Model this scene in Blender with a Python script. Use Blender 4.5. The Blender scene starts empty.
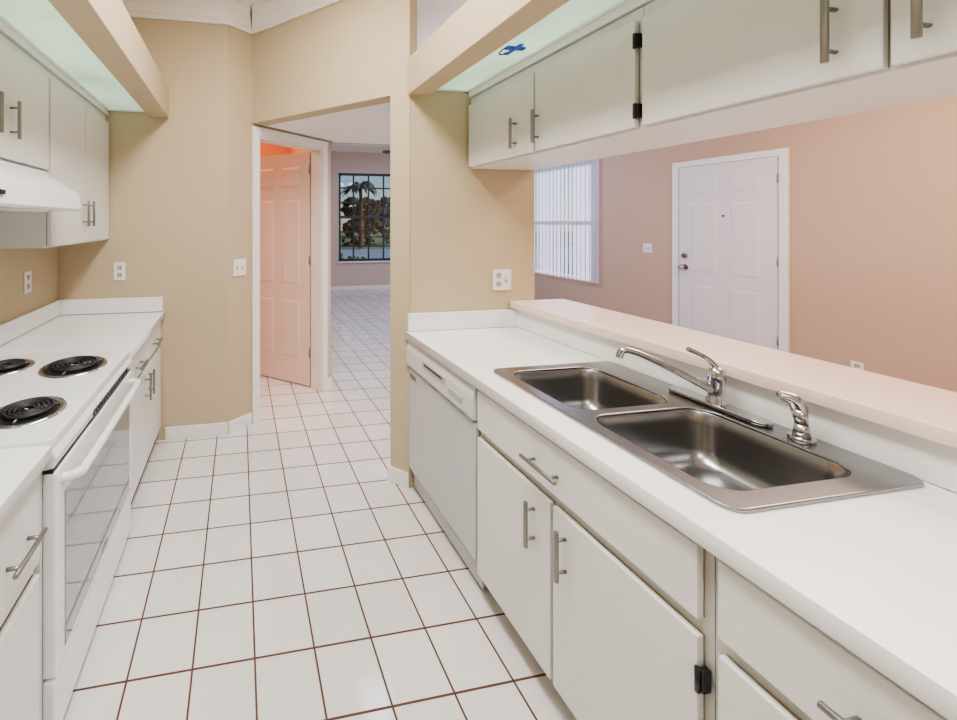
import bpy, bmesh, math, random
from mathutils import Vector, Matrix
random.seed(4)
S=bpy.context.scene
COL=S.collection
# ---------------------------------------------------------------- materials
def mat(name,col,rough=0.5,metal=0.0,spec=0.5,emit=None,estr=0.0,bump=0.0,bscale=60,var=0.0,coat=0.0):
    m=bpy.data.materials.new(name); m.use_nodes=True
    nt=m.node_tree; b=nt.nodes['Principled BSDF']
    b.inputs['Base Color'].default_value=(*col,1); b.inputs['Roughness'].default_value=rough
    b.inputs['Metallic'].default_value=metal; b.inputs['Specular IOR Level'].default_value=spec
    b.inputs['Coat Weight'].default_value=coat
    g=nt.nodes.new('ShaderNodeNewGeometry')
    n=nt.nodes.new('ShaderNodeTexNoise'); n.inputs['Scale'].default_value=bscale; n.inputs['Detail'].default_value=4
    nt.links.new(g.outputs['Position'],n.inputs['Vector'])
    if emit: 
        b.inputs['Emission Color'].default_value=(*emit,1); b.inputs['Emission Strength'].default_value=estr
        r_=nt.nodes.new('ShaderNodeMapRange'); r_.inputs['From Min'].default_value=.3; r_.inputs['From Max'].default_value=.7
        r_.inputs['To Min'].default_value=estr*.6; r_.inputs['To Max'].default_value=estr*1.4
        nt.links.new(n.outputs['Fac'],r_.inputs['Value']); nt.links.new(r_.outputs['Result'],b.inputs['Emission Strength'])
    if var>0:
        mx=nt.nodes.new('ShaderNodeMix'); mx.data_type='RGBA'
        mx.inputs['A'].default_value=(*[c*(1-var) for c in col],1); mx.inputs['B'].default_value=(*[min(1,c*(1+var)) for c in col],1)
        nt.links.new(n.outputs['Fac'],mx.inputs['Factor']); nt.links.new(mx.outputs['Result'],b.inputs['Base Color'])
    if bump>0:
        bp=nt.nodes.new('ShaderNodeBump'); bp.inputs['Strength'].default_value=bump; bp.inputs['Distance'].default_value=0.003
        nt.links.new(n.outputs['Fac'],bp.inputs['Height']); nt.links.new(bp.outputs['Normal'],b.inputs['Normal'])
    return m
M_wall=mat('wall_beige_paint',(0.55,0.45,0.305),0.75,bump=0.35,bscale=45,var=0.03)
M_pink=mat('wall_living_paint',(0.57,0.40,0.295),0.75,bump=0.35,bscale=45,var=0.02)
M_far=mat('wall_far_paint',(0.60,0.50,0.43),0.75,bump=0.3,bscale=45)
M_peach=mat('wall_bedroom_paint',(0.75,0.38,0.23),0.75,bump=0.3,bscale=45)
M_ceil=mat('ceiling_white',(0.88,0.87,0.85),0.85,bump=0.5,bscale=120)
M_trim=mat('trim_white_gloss',(0.85,0.84,0.82),0.35)
M_cab=mat('cabinet_white_laminate',(0.76,0.755,0.73),0.35,var=0.015,bscale=8)
M_cabb=mat('cabinet_frame_white',(0.60,0.585,0.54),0.5)
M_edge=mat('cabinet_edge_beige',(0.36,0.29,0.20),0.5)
M_ctr=mat('counter_laminate',(0.86,0.855,0.84),0.25,var=0.03,bscale=14)
M_ledge=mat('ledge_laminate_warm_reflection',(0.86,0.68,0.59),0.18)  # white laminate; the pink is warm reflected light put into the base colour
M_app=mat('appliance_white',(0.82,0.83,0.84),0.22,coat=0.3)
M_appd=mat('appliance_grey',(0.45,0.47,0.48),0.35)
M_dw=mat('dishwasher_panel',(0.54,0.57,0.57),0.3,var=0.03,bscale=5)
M_dwc=mat('dishwasher_control',(0.64,0.66,0.66),0.3)
M_glass=mat('oven_glass',(0.27,0.30,0.32),0.05,coat=0.8)
M_black=mat('black_enamel',(0.015,0.015,0.017),0.35)
M_coil=mat('coil_element',(0.05,0.05,0.055),0.45,metal=0.5)
M_chrome=mat('chrome',(0.52,0.52,0.54),0.12,metal=1)
M_steel=mat('sink_steel',(0.33,0.33,0.335),0.25,metal=1,bump=0.04,bscale=300,var=0.12)
M_nick=mat('brushed_nickel',(0.30,0.29,0.27),0.35,metal=0.9)
M_plate=mat('outlet_plastic',(0.84,0.82,0.79),0.4)
M_sock=mat('outlet_socket',(0.50,0.48,0.44),0.4)
M_silver=mat('satin_nickel',(0.40,0.38,0.36),0.25,metal=1)
M_door2=mat('entry_door_paint',(0.78,0.73,0.74),0.4)
M_doorw=mat('bedroom_door_warm_lit',(0.82,0.67,0.58),0.4)  # warm bedroom light partly put into the door colour
M_kick=mat('toe_kick',(0.50,0.48,0.44),0.6)
M_mull=mat('muntin_backlit',(0.045,0.05,0.06),0.5)  # backlit darkness put into the frame and muntin colour
M_blue=mat('blue_tape',(0.04,0.12,0.5),0.5)
M_diff=mat('fluorescent_diffuser',(0.45,0.58,0.48),0.4,emit=(0.66,0.95,0.72),estr=0.62,var=0.12,bscale=2.2)
M_green=mat('foliage',(0.05,0.11,0.03),0.8,var=0.5,bscale=5)
M_green2=mat('foliage_dark',(0.012,0.03,0.018),0.8,var=0.5,bscale=5)
M_bark=mat('bark',(0.06,0.045,0.035),0.9,bump=0.6,bscale=20)
M_grass=mat('grass',(0.08,0.13,0.05),0.9,var=0.3,bscale=3)
M_water=mat('driveway',(0.17,0.23,0.32),0.4)
M_wood=mat('fan_blade_wood',(0.16,0.09,0.05),0.5)
# tile floor
T=0.2148; X0=0.052; Y0=1.432
m=bpy.data.materials.new('floor_tile'); m.use_nodes=True; nt=m.node_tree; b=nt.nodes['Principled BSDF']
g=nt.nodes.new('ShaderNodeNewGeometry'); mp=nt.nodes.new('ShaderNodeMapping'); br=nt.nodes.new('ShaderNodeTexBrick')
mp.inputs['Location'].default_value=(-X0+T*40,-Y0+T*40,0)
br.offset=0; br.squash=1; br.inputs['Scale'].default_value=1; br.inputs['Brick Width'].default_value=T; br.inputs['Row Height'].default_value=T
br.inputs['Mortar Size'].default_value=0.0038; br.inputs['Mortar Smooth'].default_value=0.1
br.inputs['Color1'].default_value=(0.78,0.755,0.735,1); br.inputs['Color2'].default_value=(0.715,0.69,0.665,1); br.inputs['Mortar'].default_value=(0.115,0.050,0.032,1)
nt.links.new(g.outputs['Position'],mp.inputs['Vector']); nt.links.new(mp.outputs['Vector'],br.inputs['Vector'])
ns=nt.nodes.new('ShaderNodeTexNoise'); ns.inputs['Scale'].default_value=9; nt.links.new(g.outputs['Position'],ns.inputs['Vector'])
mx=nt.nodes.new('ShaderNodeMix'); mx.data_type='RGBA'; mx.blend_type='MULTIPLY'; mx.inputs['Factor'].default_value=1
cr=nt.nodes.new('ShaderNodeMapRange'); cr.inputs['To Min'].default_value=0.93; cr.inputs['To Max'].default_value=1.05
nt.links.new(ns.outputs['Fac'],cr.inputs['Value']); nt.links.new(br.outputs['Color'],mx.inputs['A']); nt.links.new(cr.outputs['Result'],mx.inputs['B'])
nt.links.new(mx.outputs['Result'],b.inputs['Base Color'])
rr=nt.nodes.new('ShaderNodeMapRange'); rr.inputs['To Min'].default_value=0.10; rr.inputs['To Max'].default_value=0.85
nt.links.new(br.outputs['Fac'],rr.inputs['Value']); nt.links.new(rr.outputs['Result'],b.inputs['Roughness'])
b.inputs['Specular IOR Level'].default_value=.7
bp=nt.nodes.new('ShaderNodeBump'); bp.invert=True; bp.inputs['Strength'].default_value=0.6; bp.inputs['Distance'].default_value=0.002
nt.links.new(br.outputs['Fac'],bp.inputs['Height']); nt.links.new(bp.outputs['Normal'],b.inputs['Normal'])
M_floor=m
# blinds translucent
m=bpy.data.materials.new('blind_vinyl'); m.use_nodes=True; nt=m.node_tree; b=nt.nodes['Principled BSDF']
b.inputs['Base Color'].default_value=(0.85,0.83,0.88,1); b.inputs['Roughness'].default_value=0.5
tr=nt.nodes.new('ShaderNodeBsdfTranslucent'); tr.inputs['Color'].default_value=(0.85,0.83,0.97,1)
ms=nt.nodes.new('ShaderNodeMixShader'); ms.inputs[0].default_value=0.55
nt.links.new(b.outputs[0],ms.inputs[1]); nt.links.new(tr.outputs[0],ms.inputs[2]); nt.links.new(ms.outputs[0],nt.nodes['Material Output'].inputs[0])
M_blind=m
m=bpy.data.materials.new('window_glass'); m.use_nodes=True; nt=m.node_tree; b=nt.nodes['Principled BSDF']
tb=nt.nodes.new('ShaderNodeBsdfTransparent'); gl=nt.nodes.new('ShaderNodeBsdfGlossy'); gl.inputs['Roughness'].default_value=0.02
ms=nt.nodes.new('ShaderNodeMixShader'); ms.inputs[0].default_value=0.05
nt.links.new(tb.outputs[0],ms.inputs[1]); nt.links.new(gl.outputs[0],ms.inputs[2]); nt.links.new(ms.outputs[0],nt.nodes['Material Output'].inputs[0])
M_wglass=m

# ---------------------------------------------------------------- helpers
def link(name,me,mat_,parent=None,smooth=False):
    o=bpy.data.objects.new(name,me); COL.objects.link(o)
    if mat_: me.materials.append(mat_)
    if smooth:
        for p in me.polygons: p.use_smooth=True
    if parent: o.parent=parent
    return o
def group(name):
    e=bpy.data.objects.new(name,None); COL.objects.link(e); e.empty_display_size=0.1; return e
def bev(o,w,seg=2):
    if w>0:
        md=o.modifiers.new('bev','BEVEL'); md.width=w; md.segments=seg; md.limit_method='ANGLE'; md.angle_limit=math.radians(40)
    return o
def boxes(name,L,mat_,parent=None,bevel=0.0):
    bm=bmesh.new()
    for (x0,x1,y0,y1,z0,z1) in L:
        r=bmesh.ops.create_cube(bm,size=1)
        for v in r['verts']:
            v.co=Vector(((x0+x1)/2+v.co.x*(x1-x0),(y0+y1)/2+v.co.y*(y1-y0),(z0+z1)/2+v.co.z*(z1-z0)))
    me=bpy.data.meshes.new(name); bm.to_mesh(me); bm.free()
    return bev(link(name,me,mat_,parent),bevel)
def box(name,x0,x1,y0,y1,z0,z1,mat_,parent=None,bevel=0.0):
    return boxes(name,[(x0,x1,y0,y1,z0,z1)],mat_,parent,bevel)
def prism(name,pts,z0,z1,mat_,parent=None,bevel=0.0):
    bm=bmesh.new(); vs=[bm.verts.new((p[0],p[1],z0)) for p in pts]
    f=bm.faces.new(vs); r=bmesh.ops.extrude_face_region(bm,geom=[f])
    for v in r['geom']:
        if isinstance(v,bmesh.types.BMVert): v.co.z=z1
    bmesh.ops.recalc_face_normals(bm,faces=bm.faces)
    me=bpy.data.meshes.new(name); bm.to_mesh(me); bm.free()
    return bev(link(name,me,mat_,parent),bevel)
def profile(name,pts,axis,a0,a1,mat_,parent=None,bevel=0.0):
    """extrude closed 2D profile. axis 'y': pts are (x,z)."""
    bm=bmesh.new()
    if axis=='y': vs=[bm.verts.new((p[0],a0,p[1])) for p in pts]
    f=bm.faces.new(vs); r=bmesh.ops.extrude_face_region(bm,geom=[f])
    for v in r['geom']:
        if isinstance(v,bmesh.types.BMVert): v.co.y=a1
    bmesh.ops.recalc_face_normals(bm,faces=bm.faces)
    me=bpy.data.meshes.new(name); bm.to_mesh(me); bm.free()
    return bev(link(name,me,mat_,parent),bevel)
def cyl(name,p,q,r,mat_,parent=None,r2=None,seg=24,bevel=0.0):
    p=Vector(p); q=Vector(q); d=q-p
    bm=bmesh.new(); bmesh.ops.create_cone(bm,cap_ends=True,segments=seg,radius1=r,radius2=r if r2 is None else r2,depth=d.length)
    M=Matrix.Translation((p+q)/2)@d.to_track_quat('Z','Y').to_matrix().to_4x4()
    bm.transform(M); me=bpy.data.meshes.new(name); bm.to_mesh(me); bm.free()
    o=link(name,me,mat_,parent)
    for pl in me.polygons: pl.use_smooth=len(pl.vertices)==4
    return bev(o,bevel)
def sph(name,c,r,mat_,parent=None,sc=(1,1,1)):
    bm=bmesh.new(); bmesh.ops.create_uvsphere(bm,u_segments=24,v_segments=14,radius=r)
    for v in bm.verts: v.co=Vector((v.co.x*sc[0]+c[0],v.co.y*sc[1]+c[1],v.co.z*sc[2]+c[2]))
    me=bpy.data.meshes.new(name); bm.to_mesh(me); bm.free(); return link(name,me,mat_,parent,True)
def tube(name,pts,r,mat_,parent=None,radii=None,nurbs=True):
    cu=bpy.data.curves.new(name,'CURVE'); cu.dimensions='3D'; cu.bevel_depth=r; cu.bevel_resolution=6; cu.use_fill_caps=True
    sp=cu.splines.new('NURBS' if nurbs else 'POLY'); sp.points.add(len(pts)-1)
    for i,p in enumerate(pts):
        sp.points[i].co=(*p,1); sp.points[i].radius=radii[i] if radii else 1
    if nurbs: sp.use_endpoint_u=True; sp.order_u=3; sp.resolution_u=10
    o=bpy.data.objects.new(name,cu); COL.objects.link(o)
    dg=bpy.context.evaluated_depsgraph_get(); me=bpy.data.meshes.new_from_object(o.evaluated_get(dg))
    bpy.data.objects.remove(o); me.materials.clear()
    return link(name,me,mat_,parent,True)
def rrect(x0,x1,y0,y1,r,n=6):
    P=[]
    for cx,cy,a in ((x1-r,y1-r,0),(x0+r,y1-r,90),(x0+r,y0+r,180),(x1-r,y0+r,270)):
        for i in range(n+1):
            t=math.radians(a+90*i/n); P.append((cx+r*math.cos(t),cy+r*math.sin(t)))
    return P
def plate(name,loops,z,th,mat_,parent=None,bd=0.0):
    cu=bpy.data.curves.new(name,'CURVE'); cu.dimensions='2D'; cu.fill_mode='BOTH'; cu.extrude=th/2; cu.bevel_depth=bd; cu.bevel_resolution=2
    for L in loops:
        sp=cu.splines.new('POLY'); sp.points.add(len(L)-1); sp.use_cyclic_u=True
        for i,p in enumerate(L): sp.points[i].co=(p[0],p[1],0,1)
    o=bpy.data.objects.new(name,cu); COL.objects.link(o)
    dg=bpy.context.evaluated_depsgraph_get(); me=bpy.data.meshes.new_from_object(o.evaluated_get(dg))
    bpy.data.objects.remove(o); me.materials.clear()
    me.transform(Matrix.Translation((0,0,z))); return link(name,me,mat_,parent)
def loft(name,rings,mat_,parent=None,cap=True,smooth=True):
    bm=bmesh.new(); R=[[bm.verts.new(p) for p in r] for r in rings]; n=len(R[0])
    for a,b_ in zip(R[:-1],R[1:]):
        for i in range(n): bm.faces.new((a[i],a[(i+1)%n],b_[(i+1)%n],b_[i]))
    if cap: bm.faces.new(R[-1])
    bmesh.ops.recalc_face_normals(bm,faces=bm.faces)
    me=bpy.data.meshes.new(name); bm.to_mesh(me); bm.free(); return link(name,me,mat_,parent,smooth)
def pull(par,c,axis,dx,L=0.15,nm='handle'):
    """bar pull; dx = outward direction sign along x"""
    x,y,z=c; xo=x+dx*0.032
    d=Vector((0,1,0)) if axis=='y' else Vector((0,0,1))
    cc=Vector((xo,y,z)); cyl(nm+'_bar',cc-d*L/2,cc+d*L/2,0.0068,M_nick,par,seg=14,bevel=0.0015)
    for s in (-1,1):
        q=cc+d*s*L*0.32; cyl(nm+'_post',(x,q.y,q.z),q,0.0048,M_nick,par,seg=12)
# ---------------------------------------------------------------- shell
CH=3.14; XL=-1.227; YA=2.98; YE=2.20; XR=5.4; YF=8.8; YB=-2.5; XP=1.67
box('floor',-2.7,XR+.12,YB-.12,YF+.12,-.1,0,M_floor)
box('ceiling',-2.7,XR+.12,YB-.12,YF+.12,CH,CH+.1,M_ceil)
box('wall_left',XL-.12,XL,YB,YA+.12,0,CH,M_wall)
box('wall_rear',XL-.12,XR+.12,YB-.12,YB,0,CH,M_wall)
box('wall_back',XL,-.086,YA,YA+.12,0,CH,M_wall)
u=Vector((.8,.6,0)); n_=Vector((-.6,.8,0)); Q0=Vector((-.086,YA,0))
def dpt(s,t=0): p=Q0+u*s+n_*t; return (p.x,p.y)
def dseg(name,s0,s1,z0,z1,mt,t0=0,t1=.12,parent=None,bevel=0): return prism(name,[dpt(s0,t0),dpt(s1,t0),dpt(s1,t1),dpt(s0,t1)],z0,z1,mt,parent,bevel)
DO0,DO1,DH=.285,1.035,2.225
dseg('wall_diagonal_left',0,DO0,0,CH,M_wall); dseg('wall_diagonal_right',DO1,1.155,0,CH,M_far); dseg('wall_diagonal_top',DO0,DO1,DH,CH,M_wall)
P1=Vector((.09,3.112,0)); P2=Vector((.975,YE,0)); CL=(P2-P1).length; c_=(P2-P1)/CL; m_=Vector((-c_.y,c_.x,0))
if m_.y<0: m_=-m_
def cpt(s,t=0): p=P1+c_*s+m_*t; return (p.x,p.y)
SJ=.905*CL; HB=2.31
prism('wall_angled_header',[cpt(0.0),cpt(CL),cpt(CL,.12),cpt(0.02,.12)],HB,CH,M_wall)
prism('wall_angled_pier',[cpt(SJ),cpt(CL),cpt(CL,.12),cpt(SJ,.12)],0,HB,M_wall)
box('wall_end',.98,1.79,YE,YE+.12,0,2.5,M_wall)
prism('ceiling_hall',[cpt(0.03,.125),cpt(CL,.125),(1.79,2.33),(1.79,3.73),(.87,3.73),dpt(1.155,-.01),dpt(.25,-.01)],HB,HB+.1,M_ceil)
box('wall_hall_header',.87,1.79,3.75,3.85,HB,HB+.12,M_far)
box('wall_far_left',.76,.86,3.74,YF,0,CH,M_far)
# bedroom
box('wall_bedroom_back',-2.6,.76,5.6,5.7,0,CH,M_peach)
box('wall_bedroom_left',-2.7,-2.6,YA+.12,5.7,0,CH,M_peach)
box('wall_bedroom_front',-2.7,XL-.12,YA,YA+.12,0,CH,M_peach)
box('wall_bedroom_right',.70,.75,3.85,5.6,0,CH,M_peach)
WX0,WX1,WZ0,WZ1=2.2,4.0,.66,2.66
boxes('wall_far',[(.76,WX0,YF,YF+.12,0,CH),(WX1,XR,YF,YF+.12,0,CH),(WX0,WX1,YF,YF+.12,0,WZ0),(WX0,WX1,YF,YF+.12,WZ1,CH)],M_far)
BY0,BY1,BZ0,BZ1=5.30,7.2,.62,2.56
boxes('wall_right',[(XR,XR+.12,YB,BY0,0,CH),(XR,XR+.12,BY1,YF+.12,0,CH),(XR,XR+.12,BY0,BY1,0,BZ0),(XR,XR+.12,BY0,BY1,BZ1,CH)],M_pink)
box('wall_pass_through',XP,1.79,-1.2,YE-.001,0,1.025,M_wall)
plate('bar_ledge',[rrect(1.62,1.99,-1.2,YE-.002,.012)],1.05,.034,M_ledge,None,.003)
# baseboards
def bb(name,pts,z=.09): prism(name,pts,0,z,M_trim,None,.004)
bb('baseboard_back',[(-.525,YA-.014),(-.092,YA-.014),(-.086,YA-.001),(-.525,YA-.001)])
bb('baseboard_diagonal',[dpt(0,-.014),dpt(.21,-.014),dpt(.21,-.001),dpt(0,-.001)])
bb('baseboard_pier',[cpt(SJ-.014,-.014),cpt(CL-.002,-.014),cpt(CL-.002,-.001),cpt(SJ-.001,-.001),cpt(SJ-.001,.12),cpt(SJ-.014,.12)])
bb('baseboard_diagonal_right',[dpt(1.106,-.014),dpt(1.165,-.014),dpt(1.165,-.001),dpt(1.106,-.001)])
box('baseboard_far',.87,XR,YF-.015,YF-.001,0,.10,M_trim,None,.004)
boxes('baseboard_right',[(XR-.015,XR-.001,YB,3.1,0,.1),(XR-.015,XR-.001,4.25,YF,0,.1)],M_trim)
def crown(name,A,B,nrm,mi0=0,mi1=0):
    A=Vector(A);B=Vector(B);d=(B-A).normalized();nrm=Vector(nrm).normalized()
    prof=[(0.0,0),(0.0,-.15),(.018,-.15),(.022,-.13),(.04,-.115),(.055,-.075),(.085,-.045),(.105,-.03),(.11,0)]
    rings=[]
    for P,mi in ((A,mi0),(B,mi1)):
        rings.append([tuple(P+nrm*(o+.001)+d*o*mi+Vector((0,0,CH-.001+h))) for o,h in prof])
    bm=bmesh.new(); R=[[bm.verts.new(p) for p in r] for r in rings]; k=len(prof)
    for i in range(k): bm.faces.new((R[0][i],R[0][(i+1)%k],R[1][(i+1)%k],R[1][i]))
    bm.faces.new(R[0]); bm.faces.new(R[1]); bmesh.ops.recalc_face_normals(bm,faces=bm.faces)
    me=bpy.data.meshes.new(name); bm.to_mesh(me); bm.free(); link(name,me,M_trim)
crown('trim_crown_back',(XL,YA,0),(-.086,YA,0),(0,-1,0),1,.33)
crown('trim_crown_diagonal',tuple(Q0),tuple(P1),(.6,-.8,0),-.33,-1)
crown('trim_crown_angled',tuple(P1),tuple(P2),tuple(-m_),1,0)
crown('trim_crown_left',(XL,YB,0),(XL,YA,0),(1,0,0),0,-1)

# ---------------------------------------------------------------- six panel door
def panel_door(name,W,H,th,M4,matd):
    par=group(name)
    bm=bmesh.new()
    st=.11*W/.76; mid=.10*W/.76
    xs=[0,st,(W-mid)/2,(W+mid)/2,W-st,W]
    zs=[0,.24,.24+H*.25,.24+H*.25+.15, H-.13-H*.09-.12, H-.13-H*.09, H-.13,H]
    for side,yy in ((0,0),(1,th)):
        V=[[bm.verts.new((x,yy,z)) for x in xs] for z in zs]; pf=[]
        for j in range(len(zs)-1):
            for i in range(len(xs)-1):
                q=[V[j][i],V[j][i+1],V[j+1][i+1],V[j+1][i]]
                if side: q.reverse()
                f=bm.faces.new(q)
                if i in (1,3) and j in (1,3,5): pf.append(f)
        if side==0: V0=V
        bmesh.ops.inset_individual(bm,faces=pf,thickness=.014,depth=-.010)
        bmesh.ops.inset_individual(bm,faces=pf,thickness=.030,depth=.007)
    Vb=V
    nx=len(xs)-1;nz=len(zs)-1
    for i in range(nx):
        bm.faces.new((V0[0][i+1],V0[0][i],Vb[0][i],Vb[0][i+1])); bm.faces.new((V0[nz][i],V0[nz][i+1],Vb[nz][i+1],Vb[nz][i]))
    for j in range(nz):
        bm.faces.new((V0[j][0],V0[j+1][0],Vb[j+1][0],Vb[j][0])); bm.faces.new((V0[j+1][nx],V0[j][nx],Vb[j][nx],Vb[j+1][nx]))
    bm.transform(M4)
    me=bpy.data.meshes.new('leaf'); bm.to_mesh(me); bm.free(); link('leaf',me,matd,par)
    return par
def frameM(o,d,nrm):
    d=Vector(d).normalized(); nrm=Vector(nrm).normalized()
    return Matrix(((d.x,nrm.x,0,o[0]),(d.y,nrm.y,0,o[1]),(0,0,1,o[2]),(0,0,0,1)))
H0=Q0+u*(DO1-.022)+n_*.135
E0=Vector((.105,4.13,0)); dd=(E0-H0); dd.z=0; dd.normalize()
nn=Vector((-dd.y,dd.x,0)); 
if nn.dot(Vector((0,1,0)))<0: nn=-nn
d1=panel_door('door_1',.71,2.195,.035,frameM((H0.x,H0.y,.012),dd,nn),M_doorw)
kp=H0+dd*.65
for sgn,off in ((-1,0),(1,.035)):
    a=kp+nn*off; bpt=a+nn*sgn*.05
    cyl('knob_stem',(a.x,a.y,1.0),(bpt.x,bpt.y,1.0),.012,M_silver,d1); sph('knob',(bpt.x,bpt.y,1.0),.027,M_silver,d1)
for z in (.28,1.15,2.0):
    cyl('hinge',(H0.x-.004,H0.y-.012,z),(H0.x-.004,H0.y-.012,z+.09),.007,M_nick,d1,seg=10)
tg=group('trim_1')
cw=.066
for t0,t1 in ((-.016,-.001),(.121,.136)):
    dseg('casing_left',DO0-cw,DO0-.001+.004,0,DH+cw,M_trim,t0,t1,tg,.004)
    dseg('casing_right',DO1-.004,DO1+cw,0,DH+cw,M_trim,t0,t1,tg,.004)
    dseg('casing_top',DO0+.004,DO1-.004,DH-.004,DH+cw,M_trim,t0,t1,tg,.004)
dseg('jamb_left',DO0,DO0+.016,0,DH,M_trim,-.001,.121,tg); dseg('jamb_right',DO1-.016,DO1,0,DH,M_trim,-.001,.121,tg); dseg('jamb_top',DO0+.016,DO1-.016,DH-.016,DH,M_trim,-.001,.121,tg)
EY0,EY1,EH=3.20,4.14,2.22
d2=panel_door('door_2',EY1-EY0-.02,EH-.015,.026,frameM((XR-.029,EY1-.01,.012),(0,-1,0),(1,0,0)),M_door2)
ky=EY1-.08
cyl('knob_rose',(XR-.037,ky,1.0),(XR-.029,ky,1.0),.034,M_silver,d2); cyl('knob_stem',(XR-.08,ky,1.0),(XR-.03,ky,1.0),.012,M_silver,d2); sph('knob',(XR-.09,ky,1.0),.032,M_silver,d2)
cyl('deadbolt',(XR-.053,ky,1.14),(XR-.029,ky,1.14),.032,M_silver,d2,bevel=.004)
cyl('peephole',(XR-.035,3.67,1.62),(XR-.029,3.67,1.62),.012,M_nick,d2)
for z in (.3,1.1,1.95): cyl('hinge',(XR-.036,EY0+.004,z),(XR-.036,EY0+.004,z+.09),.007,M_nick,d2,seg=10)
tg=group('trim_2')
box('casing_a',XR-.035,XR-.001,EY0-.07,EY0,0,EH+.07,M_trim,tg,.004); box('casing_b',XR-.035,XR-.001,EY1,EY1+.07,0,EH+.07,M_trim,tg,.004); box('casing_top',XR-.035,XR-.001,EY0,EY1,EH,EH+.07,M_trim,tg,.004)

# ---------------------------------------------------------------- windows
w=group('window_1')
yf=YF+.05
L=[(WX0,WX0+.05,yf-.04,yf+.04,WZ0,WZ1),(WX1-.05,WX1,yf-.04,yf+.04,WZ0,WZ1),(WX0,WX1,yf-.04,yf+.04,WZ0,WZ0+.05),(WX0,WX1,yf-.04,yf+.04,WZ1-.05,WZ1)]
boxes('frame',L,M_mull,w)
L=[]
nxp=5; nzp=6
for i in range(1,nxp):
    x=WX0+(WX1-WX0)*i/nxp; L.append((x-.016,x+.016,yf-.012,yf+.012,WZ0+.05,WZ1-.05))
for j in range(1,nzp):
    z=WZ0+(WZ1-WZ0)*j/nzp; t=.016 if j!=3 else .03; L.append((WX0+.05,WX1-.05,yf-.014,yf+.014,z-t,z+t))
boxes('muntins',L,M_mull,w)
box('glass',WX0+.04,WX1-.04,yf+.016,yf+.020,WZ0+.04,WZ1-.04,M_wglass,w)
box('sill',WX0-.03,WX1+.03,YF-.06,YF-.001,WZ0-.03,WZ0-.002,M_trim,w,.004)
w=group('window_2')
xf=XR+.06
boxes('frame',[(xf-.03,xf+.03,BY0,BY0+.05,BZ0,BZ1),(xf-.03,xf+.03,BY1-.05,BY1,BZ0,BZ1),(xf-.03,xf+.03,BY0,BY1,BZ0,BZ0+.05),(xf-.03,xf+.03,BY0,BY1,BZ1-.05,BZ1),(xf-.02,xf+.02,BY0,BY1,1.57,1.61)],M_trim,w)
box('glass',xf+.001,xf+.004,BY0+.04,BY1-.04,BZ0+.04,BZ1-.04,M_wglass,w)
bl=group('vertical_blinds')
box('headrail',XR-.07,XR-.005,BY0-.04,BY1+.04,BZ1-.02,BZ1+.03,M_trim,bl)
bm=bmesh.new(); y=BY0-.02
while y<BY1+.02:
    a=math.radians(14+random.uniform(-8,8)); hw=.046; 
    dx=math.sin(a)*hw; dy=math.cos(a)*hw
    K=[]
    for k in range(5):
        t=k/2-1; cvx=.008*(1-t*t)
        K.append((XR-.037+dx*t-cvx, y+dy*t))
    for k in range(4):
        v=[bm.verts.new((K[k][0],K[k][1],BZ0-.01)),bm.verts.new((K[k+1][0],K[k+1][1],BZ0-.01)),bm.verts.new((K[k+1][0],K[k+1][1],BZ1-.02)),bm.verts.new((K[k][0],K[k][1],BZ1-.02))]
        bm.faces.new(v)
    y+=.082
me=bpy.data.meshes.new('slats'); bm.to_mesh(me); bm.free(); link('slats',me,M_blind,bl)

# ---------------------------------------------------------------- soffits
def soffit(name,xa,xb,xc,xw,y0,y1,par_sgn):
    g_=group(name)
    lo,hi=(xa,xb) if xa<xb else (xb,xa)
    box('fascia',lo,hi,y0,y1,2.29,2.50,M_wall,g_,.003)
    a,b2=sorted((xb,xw)); box('deck',a,b2,y0,y1,2.44,2.50,M_wall,g_)
    a,b2=sorted((xb,xc)); 
    box('diffuser_panel',a+.012,b2-.012,y0,y1-.012,2.335,2.343,M_diff,g_)
    boxes('panel_rail',[(a,a+.012,y0,y1,2.325,2.36),(b2-.012,b2,y0,y1,2.325,2.36),(a,b2,y1-.012,y1,2.325,2.36)],M_trim,g_)
    a,b2=sorted((xc,xw)); box('cabinet_filler',a,b2,y0,y1,2.292,2.44,M_trim,g_)
    return g_
sr=soffit('soffit_light_right',.96,1.09,1.345,1.79,-1.2,YE-.002,1)
sl=soffit('soffit_light_left',-.50,-.635,-.905,XL+.001,-1.2,YA-.002,-1)
bt=group('panel_clip')
box('tape_a',1.17,1.26,1.60,1.625,2.322,2.333,M_blue,bt,.003); box('tape_b',1.20,1.22,1.56,1.67,2.319,2.326,M_blue,bt,.003); tube('clip_loop',[(1.17,1.61,2.328),(1.15,1.63,2.315),(1.17,1.66,2.31),(1.2,1.65,2.322)],.003,M_black,bt)

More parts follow.
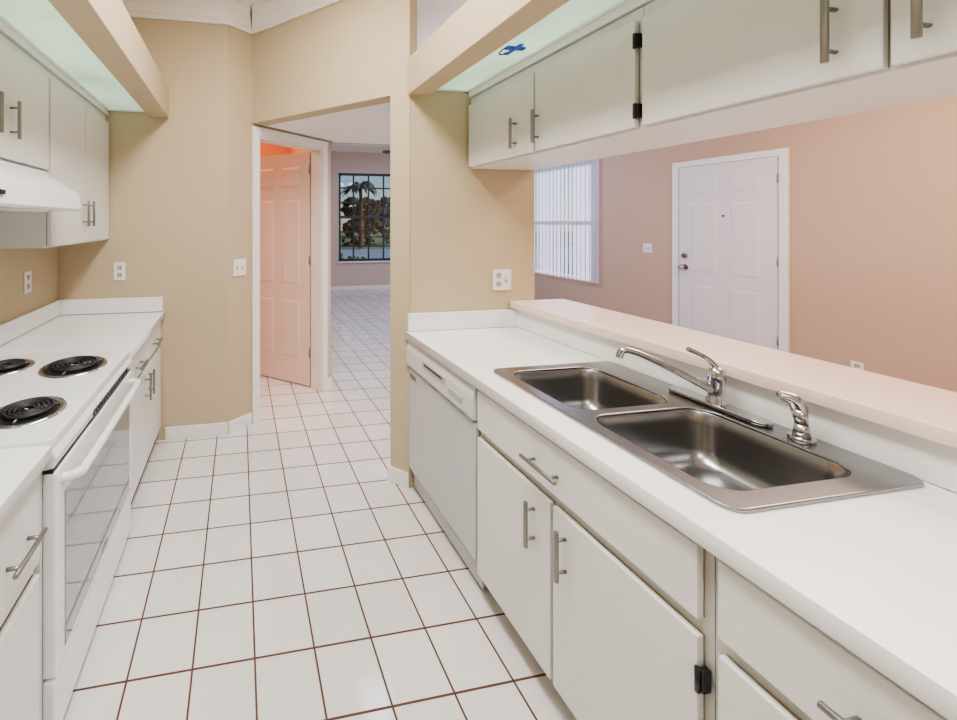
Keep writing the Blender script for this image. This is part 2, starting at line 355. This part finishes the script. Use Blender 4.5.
# ---------------------------------------------------------------- cabinets
def door_slab(nm,par,x,dx,y0,y1,z0,z1,th=.018):
    a,b_=sorted((x,x+dx*th)); box(nm,a,b_,y0,y1,z0,z1,M_cab,par,.0025)
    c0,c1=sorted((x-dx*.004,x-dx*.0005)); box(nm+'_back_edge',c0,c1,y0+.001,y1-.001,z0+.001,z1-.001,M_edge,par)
def hinge(par,x,dx,y,z):
    a,b_=sorted((x,x+dx*.022)); box('hinge_leaf',a,b_,y-.010,y+.002,z-.024,z+.024,M_black,par,.002)
    cyl('hinge_pin',(x+dx*.024,y,z-.026),(x+dx*.024,y,z+.026),.005,M_black,par,seg=10)
FX=.985; BT=.872
def base_r(y0,y1,doors,drawers,handles,hinges=()):
    g_=group('base_cabinet')
    boxes('carcass',[(FX,FX+.02,y0,y1,.095,BT),(FX+.02,XP-.01,y0,y0+.018,.095,BT),(FX+.02,XP-.01,y1-.018,y1,.095,BT),(FX+.02,XP-.01,y0+.018,y1-.018,.095,.113)],M_cabb,g_)
    box('toe_kick',FX+.06,FX+.075,y0,y1,0,.095,M_kick,g_)
    for (a,b_) in doors: door_slab('door',g_,FX-.004,-1,a,b_,.105,.665)
    for (a,b_) in drawers: door_slab('drawer_front',g_,FX-.004,-1,a,b_,.70,.858)
    for (c,ax) in handles: pull(g_,(FX-.022,c[0],c[1]),ax,-1)
    for (y,z) in hinges: hinge(g_,FX-.004,-1,y,z)
base_r(.688,1.518,[(.705,1.105),(1.118,1.508)],[(.705,1.508)],[((1.135,.765),'y'),((1.185,.55),'z'),((1.055,.55),'z')],[(.70,.20),(.70,.58)])
base_r(.15,.686,[(.165,.668)],[(.165,.668)],[((.43,.765),'y'),((.23,.55),'z')])
base_r(-.6,.148,[(-.585,-.23),(-.22,.135)],[(-.585,.135)],[((-.2,.765),'y'),((-.28,.55),'z'),((-.17,.55),'z')])
SX0,SX1,SY0,SY1=1.055,1.640,.703,1.552
plate('countertop',[[(.95,-1.0),(XP-.002,-1.0),(XP-.002,YE-.002),(.95,YE-.002)],rrect(SX0+.02,SX1-.02,SY0+.02,SY1-.02,.03)[::-1]],.894,.038,M_ctr,None,.002)
g_=group('backsplash')
box('long',XP-.02,XP-.001,-1.0,YE-.022,.917,1.028,M_ctr,g_,.002); box('end',.96,XP-.001,YE-.021,YE-.002,.917,1.02,M_ctr,g_,.003)
# ---- sink
sk=group('kitchen_sink')
b1=(1.095,1.505,1.155,1.512); b2=(1.095,1.54,.748,1.125)
plate('rim',[rrect(SX0,SX1,SY0,SY1,.035),rrect(*b1,.07)[::-1],rrect(*b2,.07)[::-1]],.9195,.004,M_steel,sk,.0035)
for k,(x0,x1,y0,y1) in enumerate((b1,b2)):
    rings=[]
    for ins,z,r in ((-.003,.9235,.073),(0.0,.9215,.07),(.006,.912,.066),(.012,.88,.062),(.022,.80,.058),(.034,.765,.055),(.06,.752,.045),(.11,.748,.03)):
        rings.append([(px,py,z) for px,py in rrect(x0+ins,x1-ins,y0+ins,y1-ins,r)])
    loft('bowl_%d'%(k+1),rings,M_steel,sk)
    cx,cy=(x0+x1)/2,(y0+y1)/2
    cyl('drain_flange',(cx,cy,.748),(cx,cy,.752),.055,M_chrome,sk,bevel=.001); cyl('drain_basket',(cx,cy,.7525),(cx,cy,.754),.036,M_black,sk)
    sph('drain_knob',(cx,cy,.758),.012,M_chrome,sk)
# ---- faucet
fc=group('kitchen_faucet'); fx,fy=1.588,1.105; z0=.9275
plate('deck_plate',[rrect(fx-.028,fx+.026,fy-.14,fy+.14,.026,8)],z0+.006,.006,M_chrome,fc,.003)
loft('body',[[(fx+r*math.cos(t*math.pi/12),fy+r*math.sin(t*math.pi/12),z) for t in range(24)] for r,z in ((.027,z0+.008),(.026,z0+.02),(.022,z0+.035),(.0215,z0+.075),(.024,z0+.08),(.024,z0+.105),(.021,z0+.122),(.012,z0+.132),(.002,z0+.134))],M_chrome,fc)
tube('spout',[(fx-.01,fy+.005,z0+.055),(fx-.05,fy+.03,z0+.080),(fx-.12,fy+.062,z0+.120),(fx-.19,fy+.09,z0+.156),(fx-.232,fy+.108,z0+.170),(fx-.250,fy+.116,z0+.165),(fx-.254,fy+.118,z0+.14)],.0125,M_chrome,fc,[1.25,1.1,.95,.85,.85,.9,.95])
tube('lever',[(fx,fy,z0+.125),(fx-.012,fy+.006,z0+.15),(fx-.035,fy+.02,z0+.170),(fx-.07,fy+.035,z0+.186)],.009,M_chrome,fc,[1.2,.9,.7,.95])
# ---- sprayer
sp=group('sink_sprayer'); sx,sy=1.585,.895
cyl('escutcheon',(sx,sy,z0-.003),(sx,sy,z0+.010),.027,M_chrome,sp,bevel=.003); cyl('sleeve',(sx,sy,z0+.010),(sx,sy,z0+.045),.018,M_chrome,sp,r2=.014)
cyl('neck',(sx,sy,z0+.045),(sx-.003,sy+.004,z0+.085),.013,M_chrome,sp,r2=.017)
tube('head',[(sx-.002,sy+.002,z0+.08),(sx-.004,sy+.006,z0+.100),(sx-.014,sy+.014,z0+.115),(sx-.035,sy+.028,z0+.118)],.018,M_chrome,sp,[.85,1.05,1.0,.65])
# ---- dishwasher
dw=group('dishwasher'); y0,y1=1.522,2.190
box('tub',.985,XP-.02,y0+.005,y1,.10,.868,M_appd,dw)
box('door_panel',.962,.984,y0,y1,.14,.712,M_dw,dw,.004)
profile('control_panel',[(.984,.722),(.954,.724),(.946,.74),(.950,.82),(.962,.862),(.984,.866)],'y',y0,y1,M_dwc,dw,.003)
box('latch_recess',.943,.951,y0+.22,y1-.22,.79,.82,M_appd,dw,.002)
box('latch_slot',.9415,.9435,y0+.24,y1-.24,.803,.812,M_black,dw)
box('button_strip',.944,.950,y0+.07,y0+.19,.765,.79,M_appd,dw)
box('badge',.960,.963,y1-.1,y1-.03,.66,.685,M_nick,dw)
box('access_panel',.995,1.01,y0,y1,.02,.135,M_dw,dw,.003)
boxes('feet',[(1.03,1.06,y0+.03,y0+.06,0,.1),(1.03,1.06,y1-.06,y1-.03,0,.1)],M_black,dw)
# ---- right wall cabinets
UX=1.36; ZB,ZT=1.868,2.288
def upper(x,dx,xw,y0,y1,zb,zt,doors,handles,hinges=(),name='upper_cabinet'):
    g_=group(name); a,b_=sorted((x,xw)); box('carcass',a,b_,y0,y1,zb,zt,M_cab,g_,.002)
    for (p,q) in doors: door_slab('door',g_,x+dx*.004,dx,p,q,zb+.008,zt-.045)
    for (y,z) in handles: pull(g_,(x+dx*.022,y,z),'z',dx)
    for (y,z) in hinges: hinge(g_,x+dx*.004,dx,y,z)
upper(UX,-1,1.78,1.158,YE-.004,ZB,ZT,[(1.170,1.642),(1.652,2.185)],[(1.77,1.985),(1.62,1.985)],[(1.166,1.93),(1.166,2.17)])
upper(UX,-1,1.78,.10,1.156,ZB,ZT,[(.632,1.145),(.11,.622)],[(.700,1.985),(.575,1.985)])
upper(UX,-1,1.78,-.98,.098,ZB,ZT,[(-.44,.088),(-.97,-.45)],[(-.37,1.985),(-.52,1.985)])
LX=-.92
upper(LX,1,XL+.002,2.095,YA-.003,1.425,ZT,[(2.105,2.535),(2.543,YA-.012)],[(2.50,1.60),(2.585,1.60)])
upper(LX,1,XL+.002,1.27,2.093,1.79,ZT,[(1.28,1.678),(1.686,2.083)],[(1.64,1.955),(1.76,1.955)])
upper(LX,1,XL+.002,.3,1.268,1.425,ZT,[(.31,.78),(.788,1.258)],[(.74,1.6),(.83,1.6)])
# ---- range hood
hd=group('range_hood')
profile('shell',[(XL+.003,1.787),(-.90,1.787),(-.895,1.765),(-.765,1.685),(-.755,1.61),(-.765,1.60),(XL+.003,1.60)],'y',1.275,2.088,M_app,hd,.004)
box('filter',-1.15,-.83,1.40,1.95,1.594,1.6,M_appd,hd); box('light_lens',-.83,-.78,1.55,1.8,1.592,1.6,M_plate,hd)
boxes('switches',[(-.758,-.751,1.36,1.385,1.64,1.655),(-.758,-.751,1.42,1.445,1.64,1.655)],M_black,hd)

# ---- left base
LF=-.575
def base_l(y0,y1,doors,drawers,handles,dz0=.70):
    g_=group('base_cabinet')
    boxes('carcass',[(LF-.02,LF,y0,y1,.095,BT),(XL+.01,LF-.02,y0,y0+.018,.095,BT),(XL+.01,LF-.02,y1-.018,y1,.095,BT)],M_cabb,g_)
    box('toe_kick',LF-.075,LF-.06,y0,y1,0,.095,M_kick,g_)
    for (a,b_) in doors: door_slab('door',g_,LF+.004,1,a,b_,.105,dz0-.035)
    for (a,b_) in drawers: door_slab('drawer_front',g_,LF+.004,1,a,b_,dz0,.858)
    for (c,ax) in handles: pull(g_,(LF+.022,c[0],c[1]),ax,1)
base_l(2.085,YA-.003,[(2.10,2.53),(2.54,YA-.015)],[(2.10,2.53),(2.54,YA-.015)],[((2.32,.765),'y'),((2.76,.765),'y'),((2.49,.57),'z'),((2.58,.57),'z')])
base_l(.90,1.243,[(.915,1.230)],[(.915,1.230)],[((1.115,.715),'y')],.60)
base_l(.0,.898,[(.015,.44),(.45,.885)],[(.015,.44),(.45,.885)],[((.23,.73),'y'),((.67,.73),'y')],.60)
plate('countertop.001',[[(XL+.003,2.082),(-.53,2.082),(-.53,YA-.003),(XL+.003,YA-.003)]],.894,.036,M_ctr,None,.001)
plate('countertop.002',[[(XL+.003,-.1),(-.53,-.1),(-.53,1.247),(XL+.003,1.247)]],.894,.036,M_ctr,None,.001)
g_=group('backsplash')
box('long',XL+.001,XL+.02,2.082,YA-.022,.917,1.02,M_ctr,g_,.003); box('end',XL+.001,-.54,YA-.021,YA-.002,.917,1.02,M_ctr,g_,.003)
box('backsplash',XL+.001,XL+.02,-.1,1.247,.917,1.02,M_ctr,None,.003)
# ---- stove
st=group('stove'); y0,y1=1.252,2.078; FXs=-.56
box('body',XL+.03,FXs,y0,y1,.03,.895,M_app,st,.003)
boxes('feet',[(-1.1,-1.06,y0+.05,y0+.09,0,.03),(-1.1,-1.06,y1-.09,y1-.05,0,.03),(-.64,-.60,y0+.05,y0+.09,0,.03),(-.64,-.60,y1-.09,y1-.05,0,.03)],M_black,st)
plate('cooktop',[rrect(XL+.09,-.535,y0-.001,y1+.001,.02)],.910,.026,M_app,st,.004)
profile('front_trim',[(FXs,.835),(-.528,.84),(-.520,.87),(-.535,.896),(FXs,.896)],'y',y0+.002,y1-.002,M_app,st,.003)
L=[]
for k in range(16):
    yy=y0+.30+k*.028; L.append((-.5235,-.5185,yy,yy+.015,.851,.872))
boxes('vent_slots',L,M_black,st)
box('oven_door',FXs+.001,-.522,y0+.003,y1-.003,.235,.825,M_app,st,.006)
box('door_gap',FXs+.001,-.530,y0+.004,y1-.004,.826,.834,M_black,st)
box('oven_window',-.523,-.519,y0+.06,y1-.06,.27,.735,M_glass,st,.002)
box('oven_badge',-.520,-.5175,1.635,1.695,.285,.297,M_nick,st)
box('storage_drawer',FXs+.001,-.525,y0+.003,y1-.003,.05,.225,M_app,st,.006)
tube('handle',[(-.522,y0+.05,.785),(-.478,y0+.055,.79),(-.474,y0+.10,.79),(-.474,y1-.10,.79),(-.478,y1-.055,.79),(-.522,y1-.05,.785)],.014,M_app,st)
profile('backguard',[(XL+.01,.895),(XL+.085,.895),(XL+.07,1.08),(XL+.01,1.10)],'y',y0,y1,M_app,st,.006)
for yy in (1.34,1.44,1.665,1.89,1.99): cyl('knob',(XL+.075,yy,1.0),(XL+.102,yy,1.0),.022,M_black,st,bevel=.003)
def burner(cx,cy,r,idx):
    zt=.9275
    rings=[[(cx+rr*math.cos(t*math.pi/20),cy+rr*math.sin(t*math.pi/20),z) for t in range(40)] for rr,z in ((r+.014,zt+.0005),(r+.012,zt+.005),(r+.003,zt+.0055),(r-.004,zt+.003),(r*.5,zt+.001),(.01,zt+.0008))]
    loft('drip_ring_%d'%idx,rings,M_chrome,st)
    cyl('drip_bowl_%d'%idx,(cx,cy,zt+.0010),(cx,cy,zt+.0042),r-.006,M_black,st,seg=40)
    pts=[];turns=4.6;N=130
    for i in range(N):
        t=i/(N-1);a=t*turns*2*math.pi;rr=.016+(r-.018-.016)*t
        pts.append((cx+rr*math.cos(a),cy+rr*math.sin(a),zt+.012))
    tube('coil_%d'%idx,pts,.0048,M_coil,st,nurbs=False)
    for k in range(3):
        a=k*2*math.pi/3+.5; cyl('coil_support_%d_%d'%(idx,k),(cx,cy,zt+.0065),(cx+(r-.01)*math.cos(a),cy+(r-.01)*math.sin(a),zt+.0065),.003,M_nick,st,seg=8)
burner(-.705,1.865,.116,1); burner(-.685,1.445,.096,2); burner(-.985,1.90,.088,3); burner(-.965,1.46,.108,4)

# ---------------------------------------------------------------- plates
def outlet(name,c,nrm,w=.075,kind='outlet',gangs=1):
    g_=group(name); nrm=Vector(nrm).normalized(); d=Vector((-nrm.y,nrm.x,0)); c=Vector(c)
    def b_(nm,a0,a1,z0,z1,t0,t1,mt):
        q=[c+d*a0+nrm*t0,c+d*a1+nrm*t0,c+d*a1+nrm*t1,c+d*a0+nrm*t1]
        prism(nm,[(p.x,p.y) for p in q],c.z+z0,c.z+z1,mt,g_,.001)
    b_('plate_dark_rim',-w/2-.0015,w/2+.0015,-.0635,.0635,.001,.003,M_sock)  # darker rim outlining the plate edge
    b_('plate',-w/2,w/2,-.062,.062,.003,.009,M_plate)
    for k in range(gangs):
        o=(k-(gangs-1)/2)*.048
        if kind=='outlet' or (kind=='mixed' and k==0):
            for z in (-.026,.026):
                b_('socket',o-.016,o+.016,z-.017,z+.017,.009,.010,M_sock)
                b_('slot_a',o-.009,o-.005,z-.004,z+.009,.010,.0108,M_black); b_('slot_b',o+.005,o+.009,z-.004,z+.009,.010,.0108,M_black)
        else:
            b_('toggle_frame',o-.009,o+.009,-.018,.018,.009,.010,M_sock); b_('toggle',o-.004,o+.004,0,.012,.010,.020,M_trim)
outlet('electrical_outlet',(1.565,YE,1.20),(0,-1,0),.12,'mixed',2)
outlet('electrical_outlet',(-.83,YA,1.205),(0,-1,0))
outlet('electrical_outlet',(XL,2.57,1.20),(1,0,0))
pp=Q0+u*.10; outlet('light_switch',(pp.x,pp.y,1.21),(.6,-.8,0),.115,'switch',2)
outlet('light_switch',(XR,4.54,1.20),(-1,0,0),.12,'switch',2)
outlet('electrical_outlet',(XR,2.69,.25),(-1,0,0))
# ---------------------------------------------------------------- ceiling fan far room
fn=group('ceiling_fan'); cx,cy,cz=3.05,6.4,2.74
cyl('canopy',(cx,cy,CH-.05),(cx,cy,CH-.001),.05,M_nick,fn,r2=.075); cyl('downrod',(cx,cy,cz+.05),(cx,cy,CH-.05),.012,M_nick,fn)
cyl('motor',(cx,cy,cz-.06),(cx,cy,cz+.06),.11,M_nick,fn,bevel=.02); sph('light_globe',(cx,cy,cz-.12),.085,M_plate,fn,(1,1,.8))
for k in range(5):
    a=math.radians(k*72+180-8); bm=bmesh.new(); 
    pts=[(.12,-.03),(.2,-.055),(.6,-.07),(.66,-.04),(.67,0),(.66,.04),(.6,.07),(.2,.055),(.12,.03)]
    vs=[bm.verts.new((p,q,q*.18)) for p,q in pts]; f=bm.faces.new(vs); r=bmesh.ops.extrude_face_region(bm,geom=[f])
    for v in r['geom']:
        if isinstance(v,bmesh.types.BMVert): v.co.z+=.008
    bm.transform(Matrix.Translation((cx,cy,cz))@Matrix.Rotation(a,4,'Z')); me=bpy.data.meshes.new('blade'); bm.to_mesh(me); bm.free(); link('blade_%d'%(k+1),me,M_wood,fn)
# ---------------------------------------------------------------- exterior
box('ground_lawn',-30,60,YF+.3,70,-.35,-.25,M_grass); box('ground_driveway',-30,60,15,25,-.25,-.22,M_water)
def tree(name,x,y,h,r,mt,n=26,tr=True,den=1.0):
    g_=group(name)
    if tr: cyl('trunk',(x,y,-.25),(x+.2,y,h*.8+.3),.16,M_bark,g_,r2=.08,seg=10)
    bm=bmesh.new()
    for i in range(int(n*6*den)):
        a=random.random()*6.28; rr=r*random.random()**.5; zz=h+(random.random()-.5)*r*1.3
        if not tr: zz=max(zz,-.2)
        s=r*random.uniform(.08,.2); res=bmesh.ops.create_icosphere(bm,subdivisions=1,radius=s,matrix=Matrix.Translation((x+rr*math.cos(a),y+rr*math.sin(a),zz)))
        for v in res['verts']: v.co+=Vector([random.uniform(-.3,.3)*s for _ in range(3)])
    me=bpy.data.meshes.new('canopy'); bm.to_mesh(me); bm.free(); link('canopy',me,mt,g_)
def palm(x,y,h):
    g_=group('palm_tree'); tube('trunk',[(x,y,-.25),(x+.1,y,h*.5),(x,y,h)],.13,M_bark,g_,[1.2,1,.8])
    bm=bmesh.new()
    for k in range(16):
        a=k*6.283/16+random.uniform(-.15,.15); L_=random.uniform(1.2,1.7); up=random.uniform(.1,.7); pr=None
        for i in range(9):
            t=i/8; rad=L_*t; zz=h+up*math.sin(t*2.2)-.9*t*t; wd=.16*math.sin(math.pi*min(1,t*.9+.08))+.01
            c=Vector((x+rad*math.cos(a),y+rad*math.sin(a),zz)); s=Vector((-math.sin(a),math.cos(a),0))*wd
            q=(bm.verts.new(c-s-Vector((0,0,wd*.6))),bm.verts.new(c),bm.verts.new(c+s-Vector((0,0,wd*.6))))
            if pr: bm.faces.new((pr[0],pr[1],q[1],q[0])); bm.faces.new((pr[1],pr[2],q[2],q[1]))
            pr=q
    me=bpy.data.meshes.new('fronds'); bm.to_mesh(me); bm.free(); link('fronds',me,M_green2,g_)
palm(8.0,26.0,4.0)
tree('tree',14.2,44,2.3,2.6,M_green2); tree('tree',8.6,45,2.0,2.6,M_green); tree('tree',19.6,46,2.6,2.6,M_green,den=1.2); tree('tree',2.5,44,2.4,2.6,M_green2)
tree('shrub',3.3,12.0,.15,.55,M_green,12,False); tree('shrub',5.9,29,.4,1.1,M_green,14,False); tree('shrub',9.2,30,.5,1.3,M_green2,14,False); tree('shrub',12.8,31,.6,1.3,M_green,14,False)
# ---------------------------------------------------------------- lights
def area(name,loc,sx_,sy_,pw,col,rot=(0,0,0)):
    l=bpy.data.lights.new(name,'AREA'); l.shape='RECTANGLE'; l.size=sx_; l.size_y=sy_; l.energy=pw; l.color=col
    o=bpy.data.objects.new(name,l); COL.objects.link(o); o.location=loc; o.rotation_euler=rot; return o
area('kitchen_fill_light',(.22,1.0,CH-.03),.5,2.0,72,(1,.985,.97))  # added overhead fill for the kitchen, no fixture
area('kitchen_rear_fill',(.2,-1.5,CH-.03),1.2,1.0,36,(1,.98,.96))  # added fill behind the camera to even out the kitchen light
area('dining_fill_light',(3.7,1.4,CH-.03),1.8,2.2,98,(1,.82,.68))  # added unseen warm fill for the dining side
area('living_blue_fill',(3.6,6.0,CH-.03),2.0,2.4,66,(.50,.62,1))  # added unseen fill, blue to cool the far room and hall floor
area('bedroom_ceiling_lamp',(-.6,4.5,CH-.04),1.2,1.0,46,(1,.56,.36))
area('hall_blue_fill',(1.15,3.05,HB-.012),.35,.35,3,(.72,.78,1))  # added weak bluish fill for the hall, no fixture
pl=bpy.data.lights.new('living_ceiling_fill','POINT'); pl.energy=30; pl.color=(.97,.95,1); pl.shadow_soft_size=.10  # added free-floating fill, hidden from view, to whiten the ceiling
po=bpy.data.objects.new('living_ceiling_fill',pl); COL.objects.link(po); po.location=(2.4,3.6,2.6)
sun=bpy.data.lights.new('sun','SUN'); sun.energy=6.0; sun.angle=math.radians(3); sun.color=(1,.96,.98)
so=bpy.data.objects.new('sun',sun); COL.objects.link(so); so.rotation_euler=Vector((-1,.25,-.55)).to_track_quat('-Z','Y').to_euler()
w=bpy.data.worlds.new('world'); S.world=w; w.use_nodes=True; nt=w.node_tree; bg=nt.nodes['Background']
sk_=nt.nodes.new('ShaderNodeTexSky'); sk_.sky_type='NISHITA'; sk_.sun_disc=False; sk_.sun_elevation=math.radians(35); sk_.sun_rotation=math.radians(100); sk_.dust_density=.3; sk_.ozone_density=4
nt.links.new(sk_.outputs[0],bg.inputs[0]); bg.inputs[1].default_value=.095
S.view_settings.look='AgX - Medium High Contrast'
# ---------------------------------------------------------------- camera
cam=bpy.data.cameras.new('camera'); co=bpy.data.objects.new('camera',cam); COL.objects.link(co)
co.location=(0,0,1.55); co.rotation_euler=(math.radians(90),0,-math.atan(67/400))
cam.sensor_width=36; cam.lens=400/957*36; cam.shift_x=171.5/957; cam.shift_y=-138/957; cam.clip_start=.02; cam.clip_end=300
S.camera=co
